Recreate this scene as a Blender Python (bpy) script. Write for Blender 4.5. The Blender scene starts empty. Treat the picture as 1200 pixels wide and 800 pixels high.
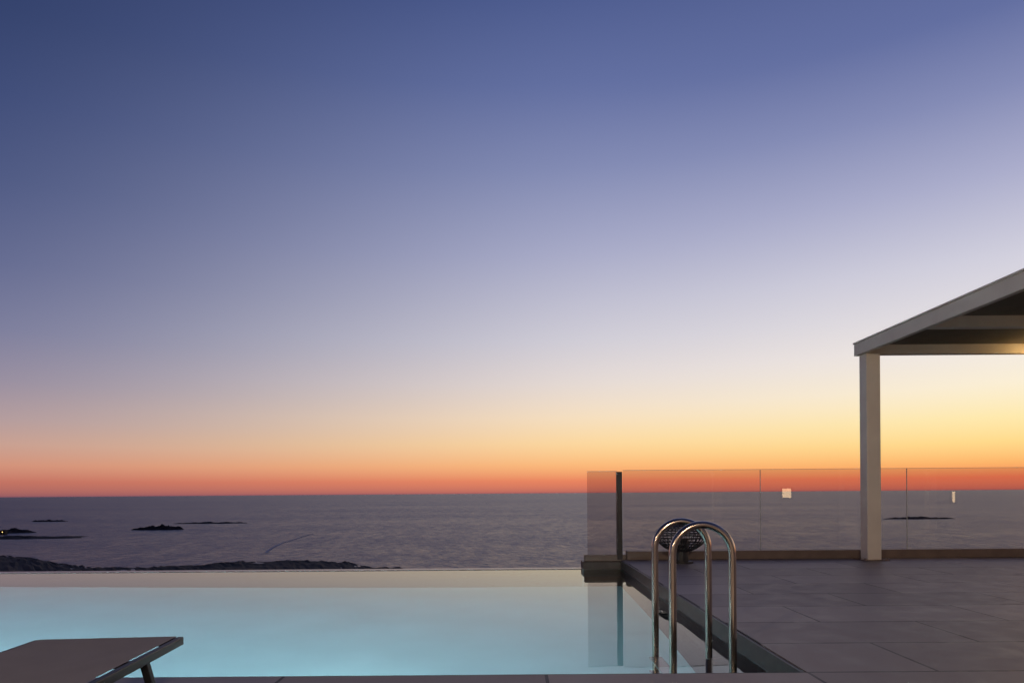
import bpy, bmesh, math, random
from mathutils import Vector, Matrix, noise
random.seed(4)
S=bpy.context.scene
S.view_settings.view_transform='Standard'
S.view_settings.look='None'
S.view_settings.exposure=0

def lin(c,sat=1.0):
    g=sum(c)/3; c=[g+(v-g)*sat for v in c]
    return tuple([(v/255/12.92 if v/255<=0.04045 else ((v/255+0.055)/1.055)**2.4) for v in c])+(1.0,)

# ---------------------------------------------------------------- materials
def mat(name):
    m=bpy.data.materials.new(name); m.use_nodes=True
    nt=m.node_tree
    for n in list(nt.nodes): nt.nodes.remove(n)
    return m,nt,nt.nodes.new('ShaderNodeOutputMaterial')
def N(nt,t,**k):
    n=nt.nodes.new(t)
    for a,b in k.items(): setattr(n,a,b)
    return n
def math_(nt,op,a,b=None,c=None,clamp=False):
    n=nt.nodes.new('ShaderNodeMath'); n.operation=op; n.use_clamp=clamp
    for i,v in enumerate((a,b,c)):
        if v is None: continue
        if isinstance(v,(int,float)): n.inputs[i].default_value=v
        else: nt.links.new(v,n.inputs[i])
    return n.outputs[0]
def simple(name,col,rough=0.5,metal=0.0,var=0.15,scale=6.0,bump=0.0,bscale=60,stretch=(1,1,1)):
    m,nt,out=mat(name)
    p=N(nt,'ShaderNodeBsdfPrincipled'); nt.links.new(p.outputs[0],out.inputs[0])
    tc=N(nt,'ShaderNodeTexCoord'); mp=N(nt,'ShaderNodeMapping'); mp.inputs['Scale'].default_value=stretch
    nt.links.new(tc.outputs['Object'],mp.inputs[0])
    nz=N(nt,'ShaderNodeTexNoise'); nz.inputs['Scale'].default_value=scale; nz.inputs['Detail'].default_value=6
    nt.links.new(mp.outputs[0],nz.inputs[0])
    r=N(nt,'ShaderNodeValToRGB')
    r.color_ramp.elements[0].position=.3; r.color_ramp.elements[1].position=.7
    r.color_ramp.elements[0].color=tuple(c*(1-var) for c in col)+(1,)
    r.color_ramp.elements[1].color=tuple(min(1,c*(1+var)) for c in col)+(1,)
    nt.links.new(nz.outputs[0],r.inputs[0]); nt.links.new(r.outputs[0],p.inputs['Base Color'])
    p.inputs['Roughness'].default_value=rough; p.inputs['Metallic'].default_value=metal
    if bump>0:
        n2=N(nt,'ShaderNodeTexNoise'); n2.inputs['Scale'].default_value=bscale; n2.inputs['Detail'].default_value=4
        nt.links.new(mp.outputs[0],n2.inputs[0])
        b=N(nt,'ShaderNodeBump'); b.inputs['Strength'].default_value=bump; b.inputs['Distance'].default_value=.01
        nt.links.new(n2.outputs[0],b.inputs['Height']); nt.links.new(b.outputs[0],p.inputs['Normal'])
    return m
def emis(name,col,s):
    m,nt,out=mat(name); e=N(nt,'ShaderNodeEmission'); e.inputs[0].default_value=tuple(col)+(1,); e.inputs[1].default_value=s
    nt.links.new(e.outputs[0],out.inputs[0]); return m

# deck tiles
m_deck,nt,out=mat('porcelain_tiles')
p=N(nt,'ShaderNodeBsdfPrincipled'); nt.links.new(p.outputs[0],out.inputs[0])
g=N(nt,'ShaderNodeNewGeometry')
mp=N(nt,'ShaderNodeMapping'); mp.inputs['Location'].default_value=(-1.35,-3.13,0)
nt.links.new(g.outputs['Position'],mp.inputs[0])
def brick(c1,c2,cm,mort):
    b=N(nt,'ShaderNodeTexBrick'); b.offset=.5
    b.inputs['Scale'].default_value=1; b.inputs['Brick Width'].default_value=1.2; b.inputs['Row Height'].default_value=.6
    b.inputs['Mortar Size'].default_value=mort; b.inputs['Mortar Smooth'].default_value=.1
    b.inputs['Color1'].default_value=c1; b.inputs['Color2'].default_value=c2; b.inputs['Mortar'].default_value=cm
    nt.links.new(mp.outputs[0],b.inputs[0]); return b
b=brick((.19,.163,.152,1),(.30,.26,.24,1),(.03,.026,.024,1),.008)
nz=N(nt,'ShaderNodeTexNoise'); nz.inputs['Scale'].default_value=5; nz.inputs['Detail'].default_value=10; nz.inputs['Roughness'].default_value=.7
nt.links.new(g.outputs['Position'],nz.inputs[0])
r=N(nt,'ShaderNodeMapRange'); r.inputs[1].default_value=.3; r.inputs[2].default_value=.7; r.inputs[3].default_value=.75; r.inputs[4].default_value=1.22
nt.links.new(nz.outputs[0],r.inputs[0])
mx=N(nt,'ShaderNodeVectorMath',operation='SCALE'); nt.links.new(b.outputs[0],mx.inputs[0]); nt.links.new(r.outputs[0],mx.inputs['Scale'])
nt.links.new(mx.outputs[0],p.inputs['Base Color'])
r2=N(nt,'ShaderNodeMapRange'); r2.inputs[1].default_value=.3; r2.inputs[2].default_value=.7; r2.inputs[3].default_value=.42; r2.inputs[4].default_value=.62
nt.links.new(nz.outputs[0],r2.inputs[0]); nt.links.new(r2.outputs[0],p.inputs['Roughness'])
n3=N(nt,'ShaderNodeTexNoise'); n3.inputs['Scale'].default_value=45; n3.inputs['Detail'].default_value=5; nt.links.new(g.outputs['Position'],n3.inputs[0])
hh=math_(nt,'SUBTRACT',math_(nt,'MULTIPLY',n3.outputs[0],.3),b.outputs['Fac'])
bp=N(nt,'ShaderNodeBump'); bp.inputs['Strength'].default_value=.5; bp.inputs['Distance'].default_value=.004
nt.links.new(hh,bp.inputs['Height']); nt.links.new(bp.outputs[0],p.inputs['Normal'])

m_wallstone=simple('dark_pool_stone',(.055,.042,.037),.45,var=.3,scale=9)
m_lip=simple('wet_stone_lip',(.26,.24,.24),.25,var=.15,scale=4)
m_sill=simple('fence_channel_metal',(.17,.125,.10),.5,var=.15)
m_post=simple('fence_post_metal',(.035,.033,.035),.4,metal=.5,var=.1)
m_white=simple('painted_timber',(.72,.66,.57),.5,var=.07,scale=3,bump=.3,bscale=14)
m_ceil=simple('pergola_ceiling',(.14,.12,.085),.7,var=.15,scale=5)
m_steel=simple('stainless_steel',(.52,.43,.355),.2,metal=1.0,var=.08,bump=.03,bscale=25)
m_black=simple('black_wire',(.018,.018,.02),.5,var=.2)
m_frame=simple('lounger_frame_metal',(.02,.02,.022),.45,metal=.2,var=.2)
m_plaster=simple('house_plaster',(.5,.47,.42),.8,var=.06,scale=2,bump=.2,bscale=80)
m_basin=simple('pool_mosaic',(.39,.68,.73),.6,var=.06,scale=1.2)
m_lampglow=emis('warm_lamp_glow',(1,.62,.18),6)
m_win=emis('lit_window_glass',(1,.70,.38),6)
m_poolglow=emis('pool_light_glass',(.75,.95,1),4)

# lounger textile
m_text,nt,out=mat('lounger_textile')
p=N(nt,'ShaderNodeBsdfPrincipled'); nt.links.new(p.outputs[0],out.inputs[0])
tc=N(nt,'ShaderNodeTexCoord')
w1=N(nt,'ShaderNodeTexWave'); w1.bands_direction='X'; w1.inputs['Scale'].default_value=90
w2=N(nt,'ShaderNodeTexWave'); w2.bands_direction='Y'; w2.inputs['Scale'].default_value=90
nt.links.new(tc.outputs['Object'],w1.inputs[0]); nt.links.new(tc.outputs['Object'],w2.inputs[0])
ws=math_(nt,'MULTIPLY',w1.outputs['Fac'],w2.outputs['Fac'])
nz=N(nt,'ShaderNodeTexNoise'); nz.inputs['Scale'].default_value=7; nt.links.new(tc.outputs['Object'],nz.inputs[0])
ws2=math_(nt,'MULTIPLY_ADD',nz.outputs[0],.5,ws)
r=N(nt,'ShaderNodeValToRGB'); r.color_ramp.elements[0].color=(.17,.15,.14,1); r.color_ramp.elements[1].color=(.29,.26,.24,1)
nt.links.new(ws2,r.inputs[0]); nt.links.new(r.outputs[0],p.inputs['Base Color']); p.inputs['Roughness'].default_value=.8
bp=N(nt,'ShaderNodeBump'); bp.inputs['Strength'].default_value=.4; bp.inputs['Distance'].default_value=.002; nt.links.new(ws,bp.inputs['Height']); nt.links.new(bp.outputs[0],p.inputs['Normal'])

# glass fence
def glassmat(name,tint):
    m,nt,out=mat(name)
    t=N(nt,'ShaderNodeBsdfTransparent'); t.inputs[0].default_value=tint+(1,)
    gl=N(nt,'ShaderNodeBsdfGlossy'); gl.inputs['Roughness'].default_value=.01; gl.inputs[0].default_value=(1,1,1,1)
    lw=N(nt,'ShaderNodeLayerWeight'); 
    pw=math_(nt,'POWER',lw.outputs['Facing'],5.0)
    f=math_(nt,'MULTIPLY_ADD',pw,.95,.045)
    mx=N(nt,'ShaderNodeMixShader'); nt.links.new(f,mx.inputs[0]); nt.links.new(t.outputs[0],mx.inputs[1]); nt.links.new(gl.outputs[0],mx.inputs[2])
    nt.links.new(mx.outputs[0],out.inputs[0]); return m
m_glass=glassmat('tinted_glass',(.92,.88,.87))
m_glass2=glassmat('tinted_glass_thick',(.86,.82,.82))
m_gedge=simple('glass_edge',(.55,.6,.58),.15,var=.05)

# pool water
m_water,nt,out=mat('pool_water_surface')
gb=N(nt,'ShaderNodeBsdfGlass'); gb.inputs['IOR'].default_value=1.33; gb.inputs['Roughness'].default_value=0.008
gb.inputs[0].default_value=(.93,.99,1,1)
tc=N(nt,'ShaderNodeTexCoord'); nz=N(nt,'ShaderNodeTexNoise'); nz.inputs['Scale'].default_value=1.6; nz.inputs['Detail'].default_value=2
nt.links.new(tc.outputs['Object'],nz.inputs[0])
bp=N(nt,'ShaderNodeBump'); bp.inputs['Strength'].default_value=.045; bp.inputs['Distance'].default_value=.02
nt.links.new(nz.outputs[0],bp.inputs['Height']); nt.links.new(bp.outputs[0],gb.inputs['Normal'])
nt.links.new(gb.outputs[0],out.inputs[0])

# sea
m_sea,nt,out=mat('sea_water')
p=N(nt,'ShaderNodeBsdfPrincipled'); nt.links.new(p.outputs[0],out.inputs[0])
g=N(nt,'ShaderNodeNewGeometry')
def nzz(scale,stretch,det=4,rough=.6,rot=12):
    mp=N(nt,'ShaderNodeMapping'); mp.inputs['Scale'].default_value=stretch; mp.inputs['Rotation'].default_value=(0,0,math.radians(rot))
    nt.links.new(g.outputs['Position'],mp.inputs[0])
    n=N(nt,'ShaderNodeTexNoise'); n.inputs['Scale'].default_value=scale; n.inputs['Detail'].default_value=det; n.inputs['Roughness'].default_value=rough
    nt.links.new(mp.outputs[0],n.inputs[0]); return n.outputs[0]
wv=nzz(.14,(1,.4,1),4,.6); big=nzz(.0022,(.3,1,1),7,.6,8); mid=nzz(.16,(.6,.22,1),4,.75,4); mid2=nzz(.05,(.6,.18,1),5,.7,-6)
cm=math_(nt,'ADD',math_(nt,'ADD',math_(nt,'MULTIPLY',big,.25),math_(nt,'MULTIPLY',mid,.5)),math_(nt,'MULTIPLY',mid2,.25))
r=N(nt,'ShaderNodeValToRGB'); r.color_ramp.elements[0].position=.42; r.color_ramp.elements[1].position=.60
r.color_ramp.elements[0].color=(.008,.013,.045,1); r.color_ramp.elements[1].color=(.105,.112,.185,1)
nt.links.new(cm,r.inputs[0]); nt.links.new(r.outputs[0],p.inputs['Base Color'])
rr=N(nt,'ShaderNodeMapRange'); rr.inputs[1].default_value=.40; rr.inputs[2].default_value=.62; rr.inputs[3].default_value=.30; rr.inputs[4].default_value=.46
nt.links.new(cm,rr.inputs[0]); nt.links.new(rr.outputs[0],p.inputs['Roughness'])
p.inputs['IOR'].default_value=1.33
bp=N(nt,'ShaderNodeBump'); bp.inputs['Strength'].default_value=1; bp.inputs['Distance'].default_value=3.1
nt.links.new(wv,bp.inputs['Height']); nt.links.new(bp.outputs[0],p.inputs['Normal'])

m_land=simple('coastal_scrub',(.022,.019,.018),.9,var=.6,scale=.05)
m_foam=simple('wake_foam',(.42,.42,.48),.8,var=.3,scale=.05)

# ---------------------------------------------------------------- helpers
def link(o): S.collection.objects.link(o); return o
def empty(name,loc):
    e=bpy.data.objects.new(name,None); e.location=loc; e.empty_display_size=.2; link(e); return e
def par(o,e):
    o.parent=e; o.matrix_parent_inverse=Matrix.Translation(-Vector(e.location)); return o
def mesh(name,verts,faces,m,e=None,smooth=False):
    me=bpy.data.meshes.new(name); me.from_pydata(verts,[],faces); me.update()
    if m: me.materials.append(m)
    if smooth:
        for f in me.polygons: f.use_smooth=True
    o=link(bpy.data.objects.new(name,me))
    if e: par(o,e)
    return o
def box(name,x0,x1,y0,y1,z0,z1,m,e=None,bev=0.0):
    v=[(x,y,z) for z in (z0,z1) for y in (y0,y1) for x in (x0,x1)]
    f=[(0,2,3,1),(4,5,7,6),(0,1,5,4),(2,6,7,3),(0,4,6,2),(1,3,7,5)]
    o=mesh(name,v,f,m,e)
    if bev:
        b=o.modifiers.new('b','BEVEL'); b.width=bev; b.segments=2; b.limit_method='ANGLE'
    return o
def prism(name,poly,z0,z1,m,e=None):
    n=len(poly); v=[(x,y,z0) for x,y in poly]+[(x,y,z1) for x,y in poly]
    f=[tuple(range(n,2*n)),tuple(reversed(range(n)))]+[(i,(i+1)%n,n+(i+1)%n,n+i) for i in range(n)]
    return mesh(name,v,f,m,e)
def tube(name,pts,r,m,e=None,cyc=False,res=6):
    cu=bpy.data.curves.new(name,'CURVE'); cu.dimensions='3D'; cu.bevel_depth=r; cu.bevel_resolution=res; cu.use_fill_caps=True
    sp=cu.splines.new('POLY'); sp.points.add(len(pts)-1); sp.use_cyclic_u=cyc; sp.use_smooth=True
    for q,a in zip(sp.points,pts): q.co=(*a,1)
    cu.materials.append(m)
    o=link(bpy.data.objects.new(name,cu))
    if e: par(o,e)
    return o
def cyl(name,c,r,z0,z1,m,e=None,n=32,r2=None):
    r2=r if r2 is None else r2
    v=[(c[0]+r*math.cos(2*math.pi*i/n),c[1]+r*math.sin(2*math.pi*i/n),z0) for i in range(n)]
    v+=[(c[0]+r2*math.cos(2*math.pi*i/n),c[1]+r2*math.sin(2*math.pi*i/n),z1) for i in range(n)]
    f=[tuple(reversed(range(n))),tuple(range(n,2*n))]+[(i,(i+1)%n,n+(i+1)%n,n+i) for i in range(n)]
    return mesh(name,v,f,m,e)

ZW=-.11; YN=3.13; YF=8.40; XR=1.35; SEA=-60

# ---------------------------------------------------------------- terrace
prism('terrace_floor',[(-19,-9),(20,-9),(20,8.62),(XR,8.62),(XR,YN),(-19,YN)],-.35,0,m_deck)

# ---------------------------------------------------------------- pool
pool=empty('swimming_pool',(-8,5.8,ZW))
x0,x1,y0,y1,zb=-18.5,XR-.02,YN+.02,YF,-1.5
mesh('basin',[(x0,y0,zb),(x1,y0,zb),(x1,y1,zb),(x0,y1,zb),(x0,y0,ZW-.02),(x1,y0,ZW-.02),(x1,y1,ZW-.02),(x0,y1,ZW-.02)],
     [(0,1,2,3),(0,4,5,1),(1,5,6,2),(2,6,7,3),(3,7,4,0)],m_basin,pool)
mesh('water',[(x0,y0,ZW),(x1,y0,ZW),(x1,y1,ZW),(x0,y1,ZW)],[(0,1,2,3)],m_water,pool)
box('side_coping',XR-.02,XR-.001,YN+.0,YF,-1.5,-.006,m_wallstone,pool)
box('near_coping',-18.5,XR-.02,YN+.001,YN+.02,-1.5,-.006,m_wallstone,pool)
box('infinity_edge',-18.7,.865,YF,YF+.16,-2.4,ZW+.006,m_lip,pool)
box('corner_block',.865,XR-.001,YF,YF+.24,-2.4,-.02,m_wallstone,pool,.006)
for i,x in enumerate((-15.5,-11.5,-7.8,-4.4,-1.2)):
    o=cyl(f'light_fixture_{i}',(0,0),.11,0,.02,m_poolglow,None)
    o.rotation_euler=(math.radians(-90),0,0); o.location=(x,YN+.02,-.6)
    par(o,pool)
    ld=bpy.data.lights.new('pool_lamp','AREA'); ld.shape='DISK'; ld.size=.35; ld.energy=(125,125,118,100,72)[i]; ld.color=(.85,.98,1)
    lo=link(bpy.data.objects.new(f'lamp_{i}',ld)); lo.location=(x,YN+.06,-.6); lo.rotation_euler=(math.radians(102),0,0); par(lo,pool)

# ---------------------------------------------------------------- ladder
lad=empty('pool_ladder',(1.04,3.97,0))
R=.164
for k,yy in enumerate((3.74,4.20)):
    xl,xr=.876,1.204; zt=.65; pts=[(xl,yy,-1.15)]
    pts+= [(xl,yy,z) for z in (-.5,0,.3)]
    for i in range(0,25):
        a=math.pi-math.pi*i/24
        pts.append(((xl+xr)/2+R*math.cos(a),yy,zt-R+R*math.sin(a)))
    pts+=[(xr,yy,.3),(xr,yy,0),(xr,yy,-.45)]
    tube(f'rail_{k}',pts,.0208,m_steel,lad,res=8)
    tube(f'wall_stub_{k}',[(xr,yy,-.45),(XR-.02,yy,-.45)],.0208,m_steel,lad)
for k,z in enumerate((-.4,-.68,-.96)):
    box(f'tread_{k}',.83,.91,3.76,4.18,z,z+.03,m_steel,lad,.006)

# ---------------------------------------------------------------- glass fence
fe=empty('glass_fence',(5,8.45,0))
FY=8.40
box('base_channel',XR+.06,20,FY-.03,FY+.12,.002,.105,m_sill,fe,.004)
box('corner_channel',.89,XR+.055,FY+.03,FY+.12,-.018,.06,m_sill,fe,.004)
def pane(n,a,b2,y,z0,z1,m):
    box(n,a,b2,y,y+.012,z0,z1,m,fe)
    box(n+'_top_edge',a,b2,y-.0005,y+.0125,z1+.0005,z1+.004,m_gedge,fe)
js=[1.37,3.075,4.89,7.0,9.1,11.2,13.3,15.4,17.5,19.6]
pane('corner_pane',.93,1.30,FY+.05,.04,1.09,m_glass2)
for i in range(len(js)-1):
    pane(f'pane_{i}',js[i]+.004,js[i+1]-.004,FY+.05,.1,1.10,m_glass)
    box(f'joint_{i}',js[i+1]-.0035,js[i+1]+.0035,FY+.052,FY+.060,.106,1.10,m_gedge,fe)
box('post',1.295,1.36,FY+.02,FY+.1,.0,1.085,m_post,fe,.004)

# ---------------------------------------------------------------- pergola
pg=empty('pergola',(6.4,6.2,0))
PX0,PX1,PY0,PY1=4.17,8.9,2.4,8.30
for i,(x,y) in enumerate(((4.215,8.10),(8.70,8.10),(4.215,2.5),(8.70,2.5))):
    box(f'post_{i}',x,x+.165,y,y+.165,.012,2.458,m_white,pg,.005)
    box(f'base_plate_{i}',x-.07,x+.235,y-.06,y+.22,.001,.012,m_steel,pg)
    for a,b_ in ((-.045,-.035),(.21,-.035)):
        cyl(f'bolt_{i}_{a}',(x+a,y+b_),.012,.0125,.03,m_steel,pg,n=12)
box('side_beam_0',PX0,PX0+.06,PY0,PY1,2.46,2.60,m_white,pg,.004)
box('side_beam_1',PX1-.06,PX1,PY0,PY1,2.46,2.60,m_white,pg,.004)
ys=[8.18,6.85,5.52,4.19,2.86]
for i,y in enumerate(ys):
    box(f'rafter_{i}',PX0+.062,PX1-.062,y,y+.1,2.462,2.578,m_white,pg,.004)
for i in range(len(ys)-1):
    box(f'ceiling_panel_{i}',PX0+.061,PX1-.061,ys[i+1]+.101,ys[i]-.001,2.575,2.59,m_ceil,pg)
box('roof_sheet',PX0-.01,PX1+.01,PY0-.01,PY1+.01,2.602,2.622,m_white,pg,.003)
for k,(lx,ly,en) in enumerate(((6.25,7.95,5),(6.8,6.2,10))):  # second lamp is out of view, added to warm the rafters
    cyl(f'lamp_body_{k}',(lx,ly),.05,2.46,2.574,m_post,pg)
    cyl(f'lamp_bulb_{k}',(lx,ly),.045,2.42,2.458,m_lampglow,pg)
    ld=bpy.data.lights.new('pergola_lamp','POINT'); ld.energy=en; ld.color=(1,.62,.24); ld.shadow_soft_size=.05
    lo=link(bpy.data.objects.new(f'lamp_light_{k}',ld)); lo.location=(lx,ly-.02,2.36); par(lo,pg)

# ---------------------------------------------------------------- wire lantern
wl=empty('wire_lantern',(2.0,8.02,0))
cx,cy=1.98,8.02
def ell(t,ph):
    z=math.cos(t); rr_=.305*(math.sin(t)**.75)*(1 if z>0 else 1-.28*abs(z))
    return (cx+rr_*math.cos(ph),cy+rr_*math.sin(ph),.30+(.16 if z>0 else .17)*z)
for k in range(34):
    pts=[ell(.38+(math.pi-.8)*i/22, 2*math.pi*k/34+.25*math.sin(i/22*math.pi)) for i in range(23)]
    tube(f'wire_{k}',pts,.0055,m_black,wl,res=2)
for k,t in enumerate((.38,.8,1.2,math.pi/2,2.0,2.4,math.pi-.42)):
    tube(f'ring_{k}',[ell(t,2*math.pi*i/40) for i in range(40)],.009,m_black,wl,cyc=True,res=2)
cyl('stem',(cx,cy),.085,.0,.28,m_black,wl)
cyl('foot',(cx,cy),.14,.0,.02,m_black,wl)
cyl('cap',(cx+.03,cy),.065,.44,.49,m_black,wl)

# ---------------------------------------------------------------- sun lounger
sl=bpy.data.objects.new('sun_lounger',None); link(sl)
LW,LL,ZT=.565,1.95,.245
def lb(name,*a,**k):
    o=box(name,*a,**k); o.parent=sl; return o
hw=LW/2
n=10; vv=[];ff=[]
for j in range(31):
    for i in range(n+1):
        u=i/n; vv.append(((u-.5)*(LW-.022),-.012-j*(LL-.03)/30,ZT+.003-.012*math.sin(math.pi*u)*min(1,j/3)))
for j in range(30):
    for i in range(n):
        a=j*(n+1)+i; ff.append((a,a+n+1,a+n+2,a+1))
o=mesh('sling_fabric',vv,ff,m_text,None,True); o.parent=sl
for s,nm in ((-1,'left'),(1,'right')):
    lb(f'side_frame_{nm}',s*hw-.013,s*hw+.013,-LL,0,ZT-.034,ZT,m_frame,bev=.005)
    o=lb(f'front_leg_{nm}',0,0.028,-.014,.014,-.262,0,m_frame,bev=.004)
    o.location=(s*(hw-.015)-.014,-.30,ZT-.03); o.rotation_euler=(math.radians(28),0,0)
    o=lb(f'rear_leg_{nm}',0,0.028,-.014,.014,-.262,0,m_frame,bev=.004)
    o.location=(s*(hw-.015)-.014,-LL+.36,ZT-.03); o.rotation_euler=(math.radians(-30),0,0)
lb('end_bar_far',-hw+.014,hw-.014,-.03,0,ZT-.034,ZT-.001,m_frame,bev=.005)
lb('end_bar_near',-hw+.014,hw-.014,-LL,-LL+.03,ZT-.034,ZT-.001,m_frame,bev=.005)
lb('cross_bar',-hw+.014,hw-.014,-.33,-.305,ZT-.05,ZT-.025,m_frame,bev=.005)
sl.location=(-1.665,2.82,0); sl.rotation_euler=(0,0,math.radians(4.5))

# ---------------------------------------------------------------- house behind the terrace
hs=empty('house',(4,-4.2,0))
HY=-4.0
wins=[(8.4,.77,.28,.28),(13.5,.62,.10,.32)]
box('facade',-12,18,HY-.3,HY,.002,3.2,m_plaster,hs)
box('roof_slab',-12.3,18.3,HY-5,HY+.4,3.202,3.4,m_plaster,hs)
for i,(x,z,w,h) in enumerate(wins):
    box(f'window_{i}',x-w/2,x+w/2,HY+.002,HY+.02,z-h/2,z+h/2,m_win,hs)
    for nm,a in (('l',(x-w/2-.05,x-w/2,z-h/2,z+h/2)),('r',(x+w/2,x+w/2+.05,z-h/2,z+h/2)),('t',(x-w/2-.05,x+w/2+.05,z+h/2,z+h/2+.05)),('b',(x-w/2-.05,x+w/2+.05,z-h/2-.05,z-h/2))):
        box(f'window_frame_{i}_{nm}',a[0],a[1],HY+.002,HY+.05,a[2],a[3],m_post,hs)
for i,(x,en) in enumerate(((-4.5,430),(1.2,600))):
    box(f'flood_lamp_{i}',x-.15,x+.15,HY+.002,HY+.12,2.7,2.9,m_post,hs,.01)
    ld=bpy.data.lights.new('flood','SPOT'); ld.energy=en; ld.color=(1,.76,.54); ld.spot_size=math.radians(150); ld.spot_blend=.6; ld.shadow_soft_size=.25
    lo=link(bpy.data.objects.new(f'flood_light_{i}',ld)); lo.location=(x,HY+.42,2.8); lo.rotation_euler=(math.radians(80),0,math.radians(-18)); par(lo,hs)

# ---------------------------------------------------------------- sea, land, islands
mesh('sea',[(-150000,-2000,SEA),(150000,-2000,SEA),(150000,150000,SEA),(-150000,150000,SEA)],[(0,1,2,3)],m_sea)
coast=[(-700,62),(-200,66),(0,68),(30,69.5),(55,74),(90,80),(130,82.5),(170,82),(215,80.5),(280,77.5),(340,75.5),(395,77),(425,82),(455,85),(530,91),(700,105),(1400,115),(2200,110)]
def coastD(x):
    for (a,ya),(b2,yb) in zip(coast,coast[1:]):
        if a<=x<=b2:
            return 60.8*800/(ya+(yb-ya)*(x-a)/(b2-a))
    return 500
vv=[];ff=[];cols=[-700+i*4 for i in range(725)]
rows=[0,.004,.01,.02,.03,.045,.06,.08,.1,.13,.16,.2,.25,.3,.4,.5,.6,.7,.8,.9,.96,1]
for x in cols:
    D=coastD(x)
    D+= 6*noise.noise(Vector((x*.03,1.3,0)))+8*noise.noise(Vector((x*.11,7.3,0)))+8*noise.noise(Vector((x*.35,2.3,0)))
    for t in rows:
        Y=D*(1-t)+11*t
        X=(x-600)/800*D*(1-t)+ (x-600)/800*30*t
        base=max(-58.3,.83-.16*Y-4)
        rise=min(1,t/.03)
        z=SEA-.6+(base-SEA)*rise*.85
        z+=rise*(1.8*noise.fractal(Vector((X*.03,Y*.03,0)),1,2,5)+1.3*noise.noise(Vector((X*.2,Y*.2,3))))
        if t>.5: z=min(z,.83-.16*Y-3)
        vv.append((X,Y,z))
nr=len(rows)
for i in range(len(cols)-1):
    for j in range(nr-1):
        a=i*nr+j; ff.append((a,a+1,a+nr+1,a+nr))
mesh('ground',vv,ff,m_land,None,False)

def island(px0,px1,off,hpx,seed):
    D=60.8*800/off; cx=((px0+px1)/2-600)/800*D; rx=(px1-px0)/2/800*D; ry=rx*.35; H=hpx*D/800
    vv=[];ff=[];n=50
    for j in range(n+1):
        for i in range(n+1):
            u=i/n*2-1; w=j/n*2-1
            d=math.sqrt(u*u+w*w)
            e=max(-.4,1-d*d*(1+.5*noise.noise(Vector((u*2+seed,w*2,0)))))
            z=H*(.25*min(1,e*4) + .75*e*(.6+1.9*noise.fractal(Vector((u*3.2+seed,w*2.4,1)),1,2,6))) if e>0 else -1.5
            vv.append((cx+u*rx*1.1,D+w*ry,SEA+z-.2))
    for j in range(n):
        for i in range(n):
            a=j*(n+1)+i; ff.append((a,a+1,a+n+2,a+n+1))
    mesh('island',vv,ff,m_land)
island(157,213,39.5,4.2,3)
island(207,286,32.5,1.3,9)
island(38,76,29,1.7,14)
island(-60,34,42,4.2,21)
island(-90,92,48,1.7,31)
island(1038,1116,33.5,1.9,44)

def vill(px,off,zo):
    D=60.8*800/off; X=(px-600)/800*D
    e=empty('village_house',(X,D,SEA+zo))
    box('walls',X-4,X+4,D-3,D+3,SEA+zo-3,SEA+zo+3.2,m_land,e)
    box('roof',X-4.3,X+4.3,D-3.3,D+3.3,SEA+zo+3.202,SEA+zo+3.5,m_land,e)
    box('window',X-.5,X+.5,D-3.08,D-3.002,SEA+zo+1,SEA+zo+1.8,m_lampglow,e)
vill(4,44,3)

# boat wake
wk=[(367,45.5),(360,47.5),(350,50.3),(341,53.5),(331,56),(322,60),(314,65),(311,68)]
vv=[];ff=[]
for i,(x,o_) in enumerate(wk):
    D=60.8*800/o_; X=(x-600)/800*D; w=.8+i*.1
    vv+=[(X-w,D,SEA+.25),(X+w,D,SEA+.25)]
for i in range(len(wk)-1): ff.append((2*i+1,2*i,2*i+2,2*i+3))
o=mesh('boat_wake',vv,ff,m_foam)
if o.data.polygons[0].normal.z<0: o.data.flip_normals()

# ---------------------------------------------------------------- world : dusk sky
W=bpy.data.worlds.new('World'); S.world=W; W.use_nodes=True
nt=W.node_tree
for n_ in list(nt.nodes): nt.nodes.remove(n_)
out=nt.nodes.new('ShaderNodeOutputWorld'); bg=nt.nodes.new('ShaderNodeBackground'); nt.links.new(bg.outputs[0],out.inputs[0])
tc=nt.nodes.new('ShaderNodeTexCoord'); sx=nt.nodes.new('ShaderNodeSeparateXYZ'); nt.links.new(tc.outputs['Generated'],sx.inputs[0])
X,Y,Z=sx.outputs
hl=math_(nt,'SQRT',math_(nt,'ADD',math_(nt,'MULTIPLY',X,X),math_(nt,'MULTIPLY',Y,Y)))
t=math_(nt,'DIVIDE',Z,math_(nt,'MAXIMUM',hl,1e-4),clamp=True)
ts=math_(nt,'SQRT',t)
saz=math.radians(45)
c=math_(nt,'DIVIDE',math_(nt,'ADD',math_(nt,'MULTIPLY',X,math.sin(saz)),math_(nt,'MULTIPLY',Y,math.cos(saz))),math_(nt,'MAXIMUM',hl,1e-4))
c=math_(nt,'MINIMUM',math_(nt,'MAXIMUM',c,-1),1)
ang=math_(nt,'ARCCOSINE',c)
def ramp(stops,dist):
    r=nt.nodes.new('ShaderNodeValToRGB'); cr=r.color_ramp
    st=sorted([(math.sqrt(max(0,(577.5-y))/dist),lin(col,(1.0 if y<150 else .95) if y<460 else 1.02)) for y,col in stops])
    while len(cr.elements)<len(st): cr.elements.new(.5)
    for e,(p_,col) in zip(cr.elements,st): e.position=min(1,p_)
    for e,(p_,col) in zip(cr.elements,st): e.color=col
    nt.links.new(ts,r.inputs[0]); return r.outputs[0]
L=ramp([(-350,(30,41,78)),(0,(45,60,102)),(100,(54,69,114)),(200,(66,80,126)),(300,(88,97,140)),(380,(113,116,152)),(440,(143,134,157)),(485,(172,150,156)),(515,(195,156,146)),(540,(206,144,124)),(560,(190,114,100)),(577.5,(130,84,98))],1000)
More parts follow.
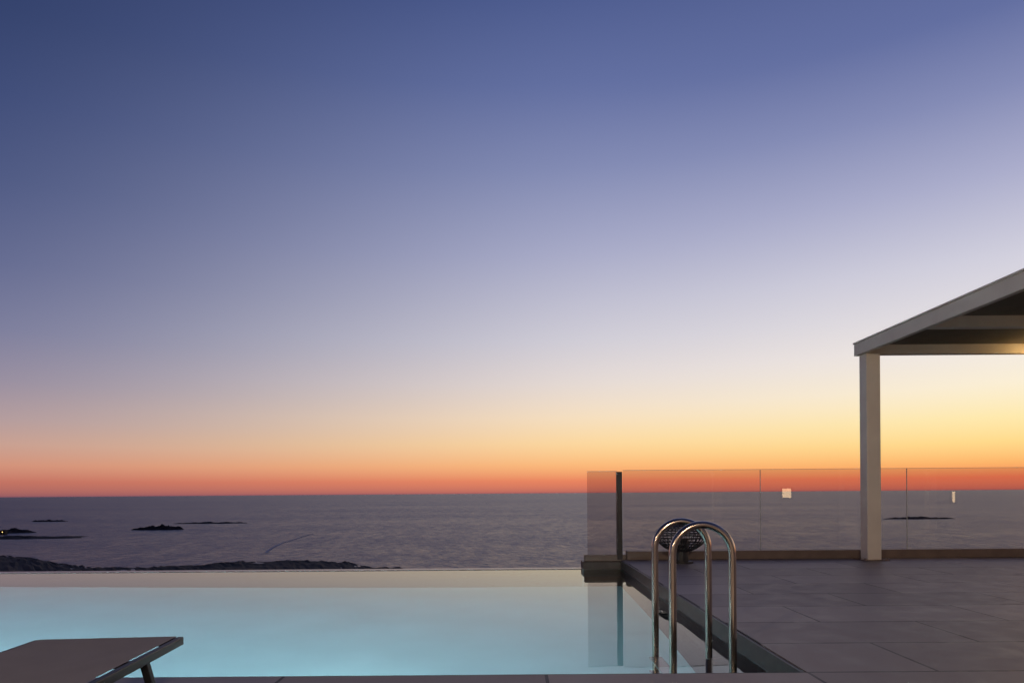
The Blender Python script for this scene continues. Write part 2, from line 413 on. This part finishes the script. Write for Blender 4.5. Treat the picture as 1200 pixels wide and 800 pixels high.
M=ramp([(-200,(48,62,108)),(0,(78,93,144)),(100,(100,113,162)),(200,(130,139,181)),(300,(165,168,199)),(400,(203,200,212)),(450,(226,213,208)),(490,(244,219,190)),(520,(251,212,160)),(545,(250,184,126)),(563,(232,136,100)),(577.5,(160,94,96))],800)
Rr=ramp([(-350,(62,75,124)),(0,(98,110,160)),(100,(133,140,182)),(200,(172,174,206)),(300,(212,210,224)),(400,(243,235,230)),(450,(254,242,214)),(490,(255,236,176)),(520,(255,220,140)),(545,(253,182,106)),(562,(238,122,84)),(577.5,(170,92,88))],1000)
E=ramp([(-350,(24,32,64)),(0,(34,45,82)),(300,(55,66,105)),(450,(85,85,118)),(577.5,(70,75,105))],1000)
def seg(a,b2):
    n_=nt.nodes.new('ShaderNodeMapRange'); n_.interpolation_type='SMOOTHSTEP'; n_.inputs[1].default_value=math.radians(a); n_.inputs[2].default_value=math.radians(b2); nt.links.new(ang,n_.inputs[0]); return n_.outputs[0]
def mixc(f,a,b2):
    n_=nt.nodes.new('ShaderNodeMix'); n_.data_type='RGBA'; nt.links.new(f,n_.inputs[0]); nt.links.new(a,n_.inputs[6]); nt.links.new(b2,n_.inputs[7]); return n_.outputs[2]
col=mixc(seg(-5,58),Rr,M); col=mixc(seg(35,92),col,L); col=mixc(seg(88,160),col,E)
nt.links.new(col,bg.inputs[0]); bg.inputs[1].default_value=1.0

sd=bpy.data.lights.new('sun','SUN'); sd.energy=.12; sd.angle=math.radians(15); sd.color=(1,.62,.4)
so=link(bpy.data.objects.new('sun',sd))
dirv=Vector((math.sin(saz)*math.cos(.06),math.cos(saz)*math.cos(.06),math.sin(.06)))
so.rotation_euler=dirv.to_track_quat('Z','Y').to_euler()

# ---------------------------------------------------------------- camera
cd=bpy.data.cameras.new('camera'); cam=link(bpy.data.objects.new('camera',cd)); S.camera=cam
cd.sensor_width=36; cd.lens=24; cd.shift_y=.148; cd.clip_start=.05; cd.clip_end=400000
cam.location=(0,0,.83); cam.rotation_euler=(math.radians(90),math.radians(.43),0)
